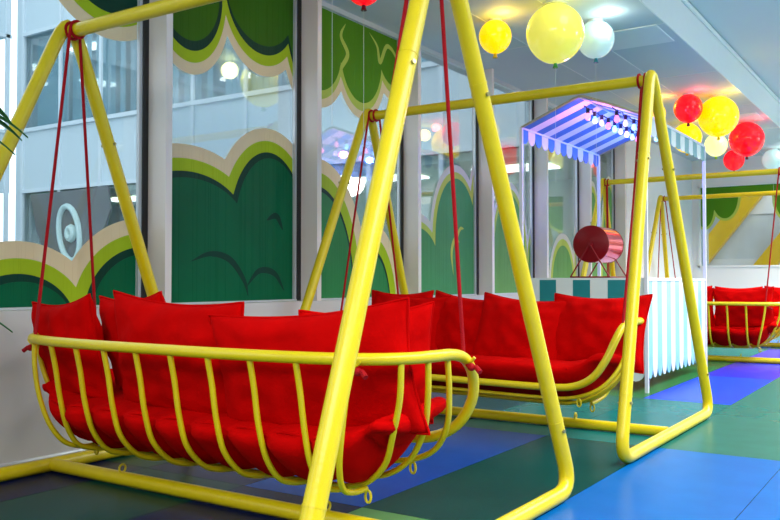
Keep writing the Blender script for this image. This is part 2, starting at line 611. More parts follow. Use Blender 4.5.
cloud(a, b, [(11.16, 1.70, 0.50, 0.70), (11.95, 2.35, 0.42, 1.3)], True, 'hill_sticker',
      'pale green rounded hill sticker on the window seen between the canopy posts',
      pl, [(0, 0, 0), (0.06, 0.08, 0), (0.12, 0.17, 0.0)], zl)
a, b = bays(7)
cloud(a, b, [(12.35, 2.55, 0.42, 1.7), (13.1, 2.7, 0.45, 1.7)], True, 'hill_sticker',
      'pale green sticker of tall rounded leaves on the last window behind the drum',
      pl, [(0, 0, 0), (0.06, 0.08, 0), (0.12, 0.17, 0.0)], zl)

# green leaf sticker on the end window, with a scalloped hole
mb = MB()


def ewedge(x, d):
    z = 2.93
    bs = [(-4.05, 2.05, 0.24, 0.5), (-3.66, 2.22, 0.30, 0.5), (-2.50, 2.15, 0.30, 0.5), (-1.9, 2.1, 0.4, 0.5), (-1.2, 2.3, 0.5, 0.5)]
    best = 2.7
    for xc, zt, rx, rz in bs:
        rr = rx - d
        t = (x - xc) / rr
        if abs(t) < 1:
            best = min(best, zt + rz - (rz - d) * math.sqrt(1 - t * t))
    return min(best + (d if best == 2.7 else 0), 2.92)


for li, d in enumerate((0, 0.05)):
    mb.cur = li
    y = YB + 0.078 - 0.0015 * li
    for i in range(240):
        xa = -4.12 + 3.4 * i / 240
        xb = -4.12 + 3.4 * (i + 1) / 240
        mb.add([(xa, y, 2.93), (xb, y, 2.93), (xb, y, ewedge(xb, d)), (xa, y, ewedge(xa, d))], [(0, 1, 2, 3)])
o = mb.build('cloud_sticker', [M['palelime'], M['leaf2']], smooth=False)
sol = o.modifiers.new('thick', 'SOLIDIFY')
sol.thickness = 0.0008
tag(o, 'green leafy sticker with lime edge hanging at the top of the far end window', 'window sticker')

# ---------------------------------------------------------------- outside
c = MB()
c.box(-60, -4.62, -30, 40, -0.3, -0.12)
c.box(-4.62, 20, YB + 0.2, 40, -0.3, -0.12)
struct('ground', c, M['paving'], smooth=False)


def office_block():
    """wing across the courtyard: its long face looks at the viewer"""
    b = empty('office_building', (-11.5, 12.0, 0))
    tag(b, 'pale blue office wing across the courtyard with a band of windows and blinds', 'building')
    X0, X1 = -18.5 + 11.5, -4.75 + 11.5
    m = MB()
    m.box(X0, X1, 0, 0.2, 3.15, 4.62)
    m.box(X0, X1, 0, 0.2, 6.92, 9.5)
    m.box(X0 - 0.3, X0, 0, 9, -0.1, 9.5)
    m.box(X0, X1, 0, 9, 9.3, 9.5)
    m.box(X0, X1, 8.8, 9, -0.1, 9.5)
    m.build('wall', M['facade'], b, smooth=False)
    m = MB()
    x = X0
    xs = []
    while x < X1:
        xs.append(x)
        x += 1.45
    for x in xs:
        m.box(x - 0.04, x + 0.04, -0.05, 0.0, -0.1, 9.5)
    for z in (3.12, 4.58, 6.9):
        m.box(X0, X1, -0.06, 0.0, z, z + 0.09)
    m.build('profile', M['facade_line'], b, smooth=False)
    m = MB()
    m.box(X0, X1, 0.06, 0.07, 4.62, 6.92)
    m.box(X0, X1, 0.06, 0.07, -0.1, 3.15)
    m.build('pane', M['glass'], b, smooth=False)
    m = MB()
    m.box(X0, X1, 0.2, 8.8, 6.95, 7.1)
    m.box(X0, X1, 8.6, 8.8, 4.5, 6.95)
    m.box(X0, X1, 0.2, 8.8, 4.4, 4.55)
    m.build('room', M['room'], b, smooth=False)
    m = MB()
    m.box(X0, X1, 0.2, 3.5, 3.0, 3.14)
    m.box(X0, X1, 3.5, 3.7, -0.1, 3.1)
    m.build('room', M['greenroom'], b, smooth=False)
    m = MB()
    rnd = random.Random(3)
    x = X0 + 0.1
    while x < X1:
        if rnd.random() < 0.72:
            m.add([(x, 0.3, 4.62), (x + 0.10, 0.36, 4.62), (x + 0.10, 0.36, 6.9), (x, 0.3, 6.9)], [(0, 1, 2, 3)])
        x += 0.17
    m.build('blind', M['blind'], b, smooth=False)
    for i, (lx, ly) in enumerate([(-18.1, 13.4), (-15.6, 13.6), (-17.2, 15.1), (-15.1, 14.6), (-13.6, 13.5), (-12.4, 15.3), (-10.4, 13.6), (-8.6, 14.6), (-13.5, 17.5), (-17.0, 17.8)]):
        m = MB()
        lx += 11.5
        ly -= 12
        m.box(lx - 0.6, lx + 0.6, ly - 0.15, ly + 0.15, 6.86, 6.93)
        m.build('lamp', M['lamp'], b, smooth=False)
    for x in (-16.2, -12.4, -8.8, -6.2):
        m = MB()
        m.box(x + 11.5 - 0.7, x + 11.5 + 0.7, 1.0, 1.6, 2.95, 2.99)
        m.build('lamp', M['lamp'], b, smooth=False)
    return b


office_block()


def side_block():
    b = empty('office_building', (-18.9, 2.0, 0))
    tag(b, 'pale blue office wing facing the courtyard at the far left, seen edge-on', 'building')
    m = MB()
    for z0, z1 in ((-0.1, 1.2), (3.15, 4.62), (6.92, 9.5)):
        m.box(-0.2, 0, -14, 9.9, z0, z1)
    m.box(-5, -0.2, -14, 9.9, 9.3, 9.5)
    m.box(-5, -4.8, -14, 9.9, -0.1, 9.5)
    m.build('wall', M['facade'], b, smooth=False)
    m = MB()
    y = 9.8
    while y > -14:
        m.box(0, 0.05, y - 0.05, y + 0.05, -0.1, 9.5)
        y -= 2.4
    for z in (4.58, 6.9):
        m.box(0, 0.05, -14, 9.9, z, z + 0.08)
    m.build('profile', M['facade_line'], b, smooth=False)
    m = MB()
    m.box(-0.12, -0.1, -14, 9.9, 1.2, 3.15)
    m.box(-0.12, -0.1, -14, 9.9, 4.62, 6.92)
    m.build('pane', M['glass'], b, smooth=False)
    m = MB()
    m.box(-4.8, -4.7, -14, 9.9, 1.2, 7)
    m.box(-4.8, -0.2, -14, 9.9, 6.95, 7.05)
    m.box(-4.8, -0.2, -14, 9.9, 4.45, 4.55)
    m.build('room', M['room'], b, smooth=False)
    for x, y in ((-2, 8.6), (-2, 6.2), (-3.6, 7.4)):
        m = MB()
        m.box(x - 0.2, x + 0.2, y - 0.5, y + 0.5, 6.85, 6.93)
        m.build('lamp', M['lamp'], b, smooth=False)


side_block()

# wall hanging behind the far glazing: grey fan with a white swirl
art = empty('wall_picture', (-16.6, 11.9, 0))
tag(art, 'large grey fan shaped picture with a white swirl, outside behind the left window', 'picture')
m = MB()
m.prism([(-1.45, 3.05), (1.35, 3.1), (1.45, 2.6), (0.6, 0.9), (0.1, 0.5), (-0.5, 1.0), (-1.2, 2.2)], 'y', 0.0, 0.05)
m.build('panel', M['artgrey'], art, smooth=False)
m = MB()
m.tube([(0.08 + 0.38 * math.cos(t / 24 * 2 * PI + 0.3), -0.03, 2.1 + 0.62 * math.sin(t / 24 * 2 * PI)) for t in range(24)], 0.07, 8, closed=True)
m.tube([(0.14 + 0.1 * math.cos(t / 12 * 2 * PI), -0.03, 2.1 + 0.12 * math.sin(t / 12 * 2 * PI)) for t in range(12)], 0.09, 8, closed=True)
m.build('swirl', M['artwhite'], art)

# beyond the end window: white building with diagonal yellow girders
g = empty('girder_building', (-2, YB + 3.5, 0))
tag(g, 'white building with thick yellow diagonal girders outside the far end window', 'building')
m = MB()
m.box(-6, 9, 0.3, 0.5, -0.1, 1.55)
m.box(-6, 9, 0.3, 0.5, 2.6, 6)
m.build('wall', M['daywhite'], g, smooth=False)
m = MB()
m.box(-6, 9, 0.34, 0.36, 1.55, 2.6)
m.build('pane', M['darkglass'], g, smooth=False)
for x0 in (-3.72, -2.15, 0.0, 2.0):
    m = MB()
    m.prism([(x0, 0.9), (x0 + 0.5, 0.9), (x0 + 2.3, 3.2), (x0 + 1.8, 3.2)], 'y', 0.0, 0.25)
    m.build('girder', M['ywall'], g, smooth=False)

# ---------------------------------------------------------------- swing frames
HB, HT = 2.409, 2.47      # top bar height, crown of the bent legs
XA, XF, YF = 1.168, 1.2915, 1.0575
RP = 0.037


def make_frame():
    o = empty('swing_stand', (-2.83, 2.861, 0))
    for s in (-1, 1):
        crown = Vector((s * XA, 0, 2.5148))
        mid = Vector((s * XF, 0, RP))
        for t in (-1, 1):
            foot = Vector((s * XF, t * YF, RP))
            m = MB()
            pts = round_poly([Vector((s * XA, 0, 2.5148)), foot + Vector((0, 0, 0.0)), Vector((s * XF, t * 0.72, RP))], [0.16])
            # round the crown: leg starts bent over towards its twin
            d = (foot - crown).normalized()
            top0 = Vector((s * XA, 0, 2.5148 - 0.075))
            pts = [top0] + [crown * (1 - k) ** 2 * 0 + (top0 * (1 - k) ** 2 + (crown + d * 0.075) * 2 * k * (1 - k) + (crown + d * 0.2) * k * k) for k in (0.33, 0.66, 1.0)] + pts[1:]
            m.tube(pts, RP, 16)
            leg = m.build('leg', M['yellow'], o, angle=60)
            # sleeve joints with bolts, top and bottom
            for frac in (0.26, 0.86):
                p = crown.lerp(foot, frac)
                m = MB()
                m.tube([p - d * 0.004, p + d * 0.004], RP + 0.0016, 16)
                m.build('joint', M['yellow'], leg, angle=60)
                m = MB()
                q = p + d * 0.045
                ax = d.cross(Vector((1, 0, 0))).normalized()
                ax = (ax * 0.3 + Vector((s, 0, 0)) * 0.95).normalized()
                m.tube([q - ax * (RP + 0.010), q + ax * (RP + 0.010)], 0.009, 8)
                m.build('bolt', M['steel'], leg)
        m = MB()
        m.tube([(s * XF, -0.73, RP), (s * XF, 0.73, RP)], RP, 16)
        m.build('base_rail', M['yellow'], o, angle=60)
    m = MB()
    m.tube([(-XA + 0.01, 0, HB), (XA - 0.01, 0, HB)], RP, 16)
    m.build('top_bar', M['yellow'], o, angle=60)
    m = MB()
    m.tube([(-XF + 0.03, 0, RP), (XF - 0.03, 0, RP)], RP * 0.95, 16)
    m.build('floor_rail', M['yellow'], o, angle=60)
    for x in (-0.7, 0.62):
        m = MB()
        m.tube([(x, 0.02 * math.cos(k / 14 * 2 * PI), RP * 2 + 0.014 + 0.02 * math.sin(k / 14 * 2 * PI)) for k in range(14)], 0.0055, 8, closed=True)
        m.build('ring', M['yellow'], o)
    return o


F1 = make_frame()
tag(F1, 'yellow tube swing frame nearest the camera, its leg crossing in front of a red seat', 'swing frame', 'yellow A-shaped swing frames')
for y, lb in ((5.727, 'second yellow tube swing frame, right feet in front of the striped stall'),
              (11.46, 'yellow tube swing frame standing just behind the striped stall'),
              (14.3, 'furthest yellow tube swing frame, in front of the far end window')):
    c = copy_tree(F1)
    c.location.y = y
    c['label'] = lb

# ---------------------------------------------------------------- swing seats


def make_seat(cy_=2.83, cz_=0.0, bar_y=2.861, rz=0.0):
    """hanging basket sofa, open towards +y"""
    o = empty('hanging_bench', (-2.837, cy_, cz_), rz)
    Y = M['yellow']
    half = [(0, -.38, .755), (.35, -.378, .755), (.7, -.35, .755), (.92, -.305, .755), (1.06, -.24, .755), (1.15, -.13, .755), (1.18, .0, .755), (1.182, .14, .75),
            (1.177, .25, .72), (1.165, .335, .64), (1.13, .385, .53), (1.05, .40, .42), (.92, .40, .355), (.72, .40, .338), (.35, .40, .335), (0, .40, .335)]
    full = smooth_pts(half, 5)
    other = [Vector((-p.x, p.y, p.z)) for p in reversed(full)]
    loop = full + other[1:-1]
    m = MB()
    m.tube(loop, 0.0235, 14, closed=True)
    m.build('rail', Y, o, angle=60)

    def rail_y(x):
        best = min((p for p in full[:40] if p.y < 0), key=lambda p: abs(p.x - abs(x)))
        return best.y
    for i in range(10):
        x = -0.98 + 0.2175 * i
        m = MB()
        y0 = rail_y(x)
        xi = x * (0.87 if i in (0, 9) else 1.0)
        xm = (x + xi) / 2
        m.tube(smooth_pts([(x, y0, .75), (x + (xi - x) * .12, min(y0 + .03, -.29), .62), (x + (xi - x) * .32, min(y0 + .055, -.282), .48), (x + (xi - x) * .6, min(y0 + .10, -.25), .34), (x + (xi - x) * .85, -.185, .24), (xi, -.09, .203), (xi, 0.0, .2 if xi != x else .19)], 5), 0.0125, 10)
        m.build('rib', Y, o, angle=60)
    hoops = [[(1.13, -.17, .75), (1.11, -.15, .6), (1.06, -.12, .46), (.98, -.06, .32), (.84, -.01, .22), (.65, 0, .193), (0, 0, .19)],
             [(1.175, -.05, .75), (1.15, -.01, .6), (1.10, .04, .45), (.99, .10, .31), (.82, .15, .22), (.6, .16, .205), (0, .16, .205)],
             [(1.18, .09, .75), (1.165, .13, .6), (1.12, .19, .45), (1.02, .25, .33), (.85, .28, .265), (.6, .28, .25), (0, .28, .25)]]
    for h in hoops:
        p = smooth_pts(h, 6)
        q = [Vector((-v.x, v.y, v.z)) for v in reversed(p)]
        m = MB()
        m.tube(p[:-1] + [p[-1]] + q[1:], 0.0125, 10)
        m.build('hoop', Y, o, angle=60)
    for x, y, z in ((.86, 0.0, .205), (.9, .28, .275), (-.86, 0.0, .205), (-.9, .28, .275)):
        m = MB()
        m.tube([(x + 0.014 * math.cos(k / 14 * 2 * PI), y, z - 0.036 + 0.024 * math.sin(k / 14 * 2 * PI)) for k in range(14)], 0.0055, 8, closed=True)
        m.build('ring', Y, o)
    # channelled seat cushion filling the basket
    m = MB()
    nx, na = 200, 40
    vs = []
    rib0, pitch = -0.98, 0.2175
    for i in range(nx + 1):
        x = -1.10 + 2.20 * i / nx
        e = max(0.0, (abs(x) - 0.72) / 0.38)          # ends taper up inside the basket
        ph = ((x - rib0) / pitch) % 1.0
        ch = math.sin(PI * ph) ** 0.45
        rise = 0.36 * e ** 2.6
        endk = max(0.0, 1 - max(0, (abs(x) - 0.99) / 0.11) ** 2.6) ** 0.4
        for k in range(na):
            a = 2 * PI * k / na
            ca, sa = math.cos(a), math.sin(a)
            n = 2.6
            yy = math.copysign(abs(ca) ** (2 / n), ca)
            zz = math.copysign(abs(sa) ** (2 / n), sa)
            yc = 0.045 + 0.02 * e
            ry = 0.335 - 0.085 * e
            y = yc + ry * yy
            low = 0.222 + 1.1 * max(0, -(y + 0.06)) ** 1.5 + 0.75 * max(0, y - 0.10) ** 1.25 + rise
            top = 0.475 + min(rise, 0.2) * 0.28 + 0.09 * max(0, y)
            mid = (low + top) / 2
            hh = (top - low) / 2
            hh = max(hh, 0.045)
            mid = min(mid, top - 0.03)
            # puff between the channel seams
            fr = max(0.0, min(1.0, (0.28 - y) / 0.2))
            pf = (ch - 1) * (0.045 if zz < 0.3 else 0.012) * fr + (0.014 if zz < 0.3 and y < 0.1 else 0) * ch
            nz = noise.noise(Vector((x * 5, y * 6, zz * 2))) * 0.010
            y = yc + (ry + pf + nz) * yy * (0.25 + 0.75 * endk)
            z = mid + (hh + pf + nz) * zz * (0.2 + 0.8 * endk)
            vs.append((x, y, z))
    fs = []
    for i in range(nx):
        for k in range(na):
            k2 = (k + 1) % na
            fs.append((i * na + k, i * na + k2, (i + 1) * na + k2, (i + 1) * na + k))
    fs.append(tuple(range(na)))
    fs.append(tuple(nx * na + k for k in range(na)))
    m.add(vs, fs)
    cu = m.build('seat_cushion', M['fabric'], o, angle=180)
    # piping along the back and front top edge of the cushion
    for yy in (-0.262, 0.352):
        m = MB()
        pts = []
        for i in range(121):
            x = -0.86 + 1.72 * i / 120
            e = max(0.0, (abs(x) - 0.72) / 0.38)
            ph = ((x - rib0) / pitch) % 1.0
            pts.append((x, yy + (0.012 if yy < 0 else -0.012) * (1 - math.sin(PI * ph)), 0.425 + 0.17 * e ** 2.2 * .6 + 0.022 * math.sin(PI * ph)))
        m.tube(pts, 0.0075, 8)
        m.build('piping', M['fabric'], cu)
    # ropes: two per side, from the bar to the rail
    for s in (-1, 1):
        for ax, ay, az in ((s * .975, -.285, .738), (s * 1.175, .235, .722)):
            # the bar is fixed: bring its point into the seat's own axes
            wx = (1.095 if ay < 0 else 1.14) * s * math.cos(rz)
            rel = Vector((wx + 0.007, bar_y - cy_, 0))
            ctr = Matrix.Rotation(-rz, 3, 'Z') @ rel
            hb = HB - cz_
            fwd = (Matrix.Rotation(-rz, 3, 'Z') @ Vector((0, 1, 0)))
            sg = 1 if (Vector((0, ay, 0)) - ctr).dot(fwd) * 0 + (fwd.y * ay) > 0 else -1
            a0 = ctr + fwd * (0.045 * sg) + Vector((0, 0, hb))
            a1 = Vector((ax, ay, az))
            m = MB()
            m.tube([a0.lerp(a1, k / 10) for k in range(11)], 0.0085, 8)
            # loop around the bar
            m.tube([ctr + fwd * (0.045 * math.sin(k / 16 * 2 * PI)) + Vector((0, 0, hb + 0.045 * math.cos(k / 16 * 2 * PI))) for k in range(16)], 0.0085, 8, closed=True)
            # knot and tail at the hook
            out = 1 if s > 0 else -1
            kn = a1 + Vector((out * 0.035, 0, -0.028))
            m.tube(smooth_pts([a1, a1 + Vector((out * .02, .01, -.03)), kn, kn + Vector((out * .02, 0, .0)), kn + Vector((out * .045, -.01, -.018))], 4), [0.0085] * 12 + [0.011] * 5, 8)
            m.sphere(kn, 0.017)
            m.build('rope', M['rope'], o)
            m = MB()
            m.tube(smooth_pts([a1 + Vector((-out * .01, 0, .0)), a1 + Vector((out * .03, 0, -.005)), a1 + Vector((out * .05, 0, .012))], 4), 0.007, 8)
            m.build('hook', Y, o)
    return o


R5 = math.radians(-5)
S1 = make_seat()
tag(S1, 'yellow basket swing seat with red cushion nearest the camera, seen from its back', 'swing seat', 'hanging basket swing seats')
seats = [S1]
for y, rz, lb in ((5.51, PI, 'yellow basket swing seat with red cushion facing the camera beside the stall'),
                  (11.43, 0, 'yellow basket swing seat seen from behind at the right edge, far beyond the stall'),
                  (14.33, PI, 'furthest yellow basket swing seat, mostly hidden behind the one at the right edge')):
    if y == 5.51:
        c = make_seat(5.51, 0.03, 5.727, PI + R5)
        tag(c, lb, 'swing seat', 'hanging basket swing seats')
    else:
        c = copy_tree(S1)
        c.location.y = y
    c.rotation_euler.z = rz if y != 5.51 else PI + R5
    c['label'] = lb
    seats.append(c)

# ---------------------------------------------------------------- pillows


def make_pillow(w, h, t, seed):
    m = MB()
    n = 44
    vs, fs = [], []
    top, bot = {}, {}
    for side in (1, -1):
        for i in range(n + 1):
            for j in range(n + 1):
                edge = i in (0, n) or j in (0, n)
                if side == -1 and edge:
                    bot[i, j] = top[i, j]
                    continue
                u = -1 + 2 * i / n
                v = -1 + 2 * j / n
                x = u * (1 - 0.075 * (1 - v * v) ** 1.2 * abs(u) ** 2)
                z = v * (1 - 0.075 * (1 - u * u) ** 1.2 * abs(v) ** 2)
                th = (max(0, (1 - u ** 2)) * max(0, (1 - v ** 2))) ** 0.42
                th *= 1 + 0.18 * noise.noise(Vector((u * 1.6 + seed, v * 1.6, side * 3)))
                wr = noise.noise(Vector((u * 3.2 + seed * 2, v * 3.2 + side, seed))) * 0.022
                # creases running in from the corners
                cr = -0.016 * math.exp(-((abs(u) - abs(v)) / 0.13) ** 2) * max(0, (abs(u) + abs(v)) - 1.0)
                y = side * (th * t / 2 + (wr + cr) * th ** 0.5)
                # slump: top edge sags a little
                z2 = z * h / 2 - 0.018 * (1 - u * u) * (v + 1) / 2
                (top if side == 1 else bot)[i, j] = len(vs)
                vs.append((x * w / 2, y, z2))
    for i in range(n):
        for j in range(n):
            fs.append((top[i, j], top[i + 1, j], top[i + 1, j + 1], top[i, j + 1]))
            fs.append((bot[i, j], bot[i, j + 1], bot[i + 1, j + 1], bot[i + 1, j]))
    m.add(vs, fs)
    root = m.build('pillow', M['fabric'], angle=180)
    # piping seam around the edge
    ring = [top[i, 0] for i in range(n)] + [top[n, j] for j in range(n)] + [top[i, n] for i in range(n, 0, -1)] + [top[0, j] for j in range(n, 0, -1)]
    p = MB()
    p.tube([vs[k] for k in ring], 0.0055, 6, closed=True)
    p.build('seam', M['fabric'], root)
    return root


protos = [make_pillow(0.96, 0.54, 0.24, 1.3), make_pillow(0.84, 0.56, 0.23, 4.1), make_pillow(0.58, 0.54, 0.20, 7.7), make_pillow(0.72, 0.52, 0.22, 2.9)]
used = [False] * 4


def pillow(kind, loc, lean, yaw, roll, label, group):
    o = protos[kind] if not used[kind] else copy_tree(protos[kind])
    used[kind] = True
    o.location = loc
    o.rotation_mode = 'ZYX'
    # roll in its own plane, lean back, then yaw
    Mx = Matrix.Rotation(yaw, 4, 'Z') @ Matrix.Rotation(lean, 4, 'X') @ Matrix.Rotation(roll, 4, 'Y')
    o.rotation_mode = 'XYZ'
    o.rotation_euler = Mx.to_euler('XYZ')
    tag(o, label, 'pillow', group)


R = math.radians
G1 = 'red pillows on the nearest swing seat'
cx, cy = -2.837, 2.83
# nearest seat: backs towards the camera
pillow(2, (cx - 0.96, cy - 0.09, .69), R(10), R(-6), R(-5), 'red velvet pillow leaning in the left corner of the nearest swing seat', G1)
pillow(2, (cx - 0.60, cy + 0.06, .715), R(12), R(-8), R(-3), 'red pillow half hidden behind the left and middle pillows of the nearest seat', G1)
pillow(1, (cx - 0.11, cy - 0.12, .70), R(10), R(0), R(3), 'large red pillow in the middle of the nearest swing seat', G1)
pillow(0, (cx + 0.66, cy - 0.11, .675), R(10), R(8), R(-5), 'large red pillow tilted to the right on the nearest seat, behind the yellow leg', G1)
pillow(2, (cx + 0.79, cy + 0.10, .675), R(10), R(50), R(-3), 'red pillow showing its right edge behind the large tilted one, nearest seat', G1)
G2 = 'red pillows on the seat facing the camera'
for kind_, px_, py_, pz_, lean_, yaw_, roll_, lb in (
        (2, -0.92, .20, .70, -12, 8, 0, 'red pillow at the left end of the seat facing the camera'),
        (3, -0.74, .07, .69, -14, 4, 3, 'second red pillow from the left on the seat facing the camera'),
        (3, -0.22, .12, .685, -14, -3, 5, 'red pillow left of centre on the seat facing the camera'),
        (3, 0.29, .04, .685, -17, 0, 4, 'red pillow right of centre, facing the camera, lapping over its left neighbour'),
        (3, 0.86, .07, .705, -16, -3, 0, 'red pillow with raised pointed corner in the right arm of the seat facing the camera')):
    pillow(kind_, (cx + px_ + py_ * 0.087, 5.51 + py_ - px_ * 0.087, pz_), R(lean_), R(yaw_ - 5), R(roll_), lb, G2)
G3 = 'red pillows on the two far seats'
cy = 11.43
pillow(3, (cx + 0.70, cy - 0.14, .70), R(10), R(4), R(-2), 'wide red pillow seen from behind on the far seat at the right edge', G3)
pillow(3, (cx + 0.0, cy - 0.14, .69), R(10), R(-4), R(0), 'red pillow in the middle of the far seat, hidden partly by the stall corner', G3)
pillow(2, (cx - 0.7, cy - 0.12, .69), R(10), R(-4), R(0), 'red pillow at the left end of the far seat behind the stall', G3)
cy = 14.33
pillow(3, (cx + 0.76, cy + 0.10, .70), R(-12), R(-4), R(0), 'red pillow at the right end of the furthest seat', G3)
pillow(3, (cx + 0.02, cy + 0.10, .69), R(-12), R(2), R(0), 'red pillow in the middle of the furthest seat', G3)
pillow(2, (cx - 0.68, cy + 0.10, .69), R(-12), R(4), R(0), 'red pillow at the left end of the furthest seat', G3)

# ---------------------------------------------------------------- striped stall
SX0, SX1, SY0, SY1 = -3.60, -2.34, 7.87, 10.15
ZE, ZR, ZT = 2.60, 2.845, 1.07
XM = (SX0 + SX1) / 2
st = empty('market_stall', (XM, (SY0 + SY1) / 2, 0))
tag(st, 'white and aqua striped stall with scalloped canopy on thin posts', 'stall')


def L(x, y, z):
    return (x - st.location.x, y - st.location.y, z)


class SB(MB):
    def add(s, vs, fs):
        return MB.add(s, [L(*v) for v in vs], fs)


for x in (SX0, SX1):
    for y in (SY0, SY1):
        m = SB()
        m.box(x - 0.016, x + 0.016, y - 0.016, y + 0.016, 0, ZE)
        m.build('post', M['post'], st, smooth=False)


def scallop(w0, w1, ztop, zbot, n=8, depth=None):
    """outline of one strip with a rounded foot"""
    r = (w1 - w0) / 2
    d = depth or r
    c = (w0 + w1) / 2
    return [(w0, ztop), (w0, zbot + d)] + [(c - r * math.cos(PI * k / n), zbot + d - d * math.sin(PI * k / n)) for k in range(1, n)] + [(w1, zbot + d), (w1, ztop)]


def skirt(name, plane, a0, a1, t0, t1, ztop, zbot, n, ma, mb_, depth=None, kw=None):
    m = SB()
    w_ = (a1 - a0) / n
    for i in range(n):
        m.cur = i % 2
        m.prism(scallop(a0 + i * w_, a0 + (i + 1) * w_ - 0.002, ztop, zbot, depth=depth), plane, t0, t1)
    return m.build(name, [ma, mb_], st, smooth=False)


o = skirt('front_panel', 'y', SX0 + 0.02, SX1 - 0.02, SY0 + 0.00, SY0 + 0.012, ZT - 0.02, 0.10, 7, M['white'], M['teal'])
o = skirt('side_panel', 'x', SY0 + 0.03, SY1 - 0.02, SX1 - 0.010, SX1 + 0.002, ZT - 0.02, 0.12, 14, M['aqua'], M['white'], depth=0.12)
o = skirt('side_panel', 'x', SY0 + 0.03, SY1 - 0.02, SX0 - 0.002, SX0 + 0.010, ZT - 0.02, 0.12, 14, M['aqua'], M['white'], depth=0.12)
m = SB()
m.box(SX0 + 0.0, SX1 - 0.0, SY0 + 0.0, SY0 + 1.35, ZT - 0.02, ZT)
m.build('counter_top', M['white'], st, smooth=False)
for x in (SX0, SX1):
    for z in (ZT - 0.017, ZE):
        m = SB()
        m.box(x - 0.012, x + 0.012, SY0, SY1, z - 0.012, z + 0.012)
        m.build('side_rail', M['post'], st, smooth=False)
# canopy: two slopes of stripes running from eave to ridge
for s, xe in ((-1, SX0), (1, SX1)):
    m = SB()
    n = 13
    for i in range(n):
        m.cur = i % 2
        ya = SY0 + (SY1 - SY0) * i / n
        yb = SY0 + (SY1 - SY0) * (i + 1) / n
        m.add([(xe, ya, ZE), (XM, ya, ZR), (XM, yb, ZR), (xe, yb, ZE)] + [(xe, ya, ZE + .008), (XM, ya, ZR + .008), (XM, yb, ZR + .008), (xe, yb, ZE + .008)],
              [(0, 1, 2, 3), (7, 6, 5, 4), (0, 4, 5, 1), (1, 5, 6, 2), (2, 6, 7, 3), (3, 7, 4, 0)])
    m.build('canopy', [M['blue'], M['lilac']], st, smooth=False)
    if s < 0:
        skirt('valance', 'x', SY0, SY1, SX0 - 0.006, SX0, ZE, ZE - 0.155, 13, M['blue'], M['lilac'])
    else:
        skirt('valance', 'x', SY0, SY1, SX1, SX1 + 0.006, ZE, ZE - 0.18, 13, M['greyteal'], M['white'], depth=0.02)
for y in (SY0, SY1):
    m = SB()
    m.tube(round_poly([(SX0, y, ZE), (XM, y, ZR + 0.01), (SX1, y, ZE)], [0.04]), 0.014, 8)
    m.build('canopy_trim', M['brass'], st)
m = SB()
m.tube([(XM, SY0, ZR - 0.01), (XM, SY1, ZR - 0.01)], 0.012, 8)
m.build('ridge_pole', M['post'], st)

# string of coloured bulbs under the ridge; second row built as its reflection
BC = [(1, .25, .5), (.25, .8, 1), (.35, .35, 1), (1, .2, .6), (.3, .75, 1), (.45, .4, 1), (.9, .5, 1), (.3, .5, 1), (1, .25, .45)]
BM = [mat('coloured_bulb', (*c_, 1), 0.2, emit=(*c_, 1), es=1.7, noise_amt=0.001) for c_ in BC]
for si, (xx, zz, y0, y1, nb, lb) in enumerate(((XM + 0.03, 2.73, SY0 + 0.02, SY1 - 0.45, 9, 'string of coloured bulbs hanging under the ridge of the striped canopy, the lower row'),
                                               (XM + 0.30, 2.69, SY0 + 0.05, SY1 - 0.35, 7, 'upper row of coloured bulbs under the right slope of the canopy, drawn as a reflection of the lower row'))):
    sl = empty('string_light', (xx, y0, zz))
    tag(sl, lb, 'string light', 'bulb strings under the stall canopy')
    m = MB()
    pts = []
    for i in range(nb * 6 + 1):
        t = i / (nb * 6)
        pts.append((0.012 * math.sin(i * 1.3), t * (y1 - y0), -0.02 * abs(math.sin(t * nb * PI)) + 0.02))
    m.tube(pts, 0.006, 6)
    m.build('cable', M['cable'], sl)
    for i in range(nb):
        y = (i + 0.5) / nb * (y1 - y0)
        m = MB()
        m.lathe([(0.001, 0.015), (0.017, 0.013), (0.019, -0.035), (0.001, -0.036)], 12, (0, y, 0))
        so = m.build('socket', M['cable'], sl)
        m = MB()
        m.lathe([(0.001, -0.034), (0.014, -0.036), (0.016, -0.045), (0.023, -0.058), (0.027, -0.075), (0.023, -0.092), (0.012, -0.103), (0.001, -0.106)], 16, (0, y, 0))
        m.build('bulb', BM[(i * (1 + si) + si * 3) % 9], so)
for y, col_ in ((8.15, (1, .2, .6)), (8.7, (.08, .2, 1)), (9.3, (.15, .2, 1)), (9.8, (.1, .3, 1))):
    point('string_light_glow', (XM + 0.05, y, 2.56), 9.0, col_, 0.04)

# raffle drum on the counter
dr = empty('raffle_drum', (-2.94, 8.05, ZT))
tag(dr, 'red metal raffle drum on a wire stand on the stall counter', 'drum')
zc, rd, ln = 0.335, 0.185, 0.46
m = MB()
m.lathe([(0.001, 0.0), (rd - 0.01, 0.0), (rd, 0.004), (rd, 0.012)], 40, (0, 0, zc), 'y')
m.build('end_disc', M['drum'], dr)
m = MB()
m.lathe([(rd - 0.003, 0.012), (rd - 0.003, ln - .012)], 40, (0, 0, zc), 'y')
m.build('barrel', M['drumside'], dr)
m = MB()
m.lathe([(rd, ln - .012), (rd, ln - 0.004), (rd - 0.01, ln), (0.001, ln)], 40, (0, 0, zc), 'y')
m.build('end_disc', M['drum'], dr)
for yy in (-0.03, ln + 0.03):
    m = MB()
    for xx in (-0.2, 0.2):
        m.tube([(0, yy, zc), (xx * 0.5, yy, zc * 0.5), (xx, yy, 0.008)], 0.0075, 8)
    m.tube([(-0.2, yy, 0.008), (0.2, yy, 0.008)], 0.0075, 8)
    m.tube([(0, yy - .005, zc), (0, yy + (0.04 if yy < 0 else -0.04), zc)], 0.02, 12)
    m.build('stand', M['drum'], dr)
m = MB()
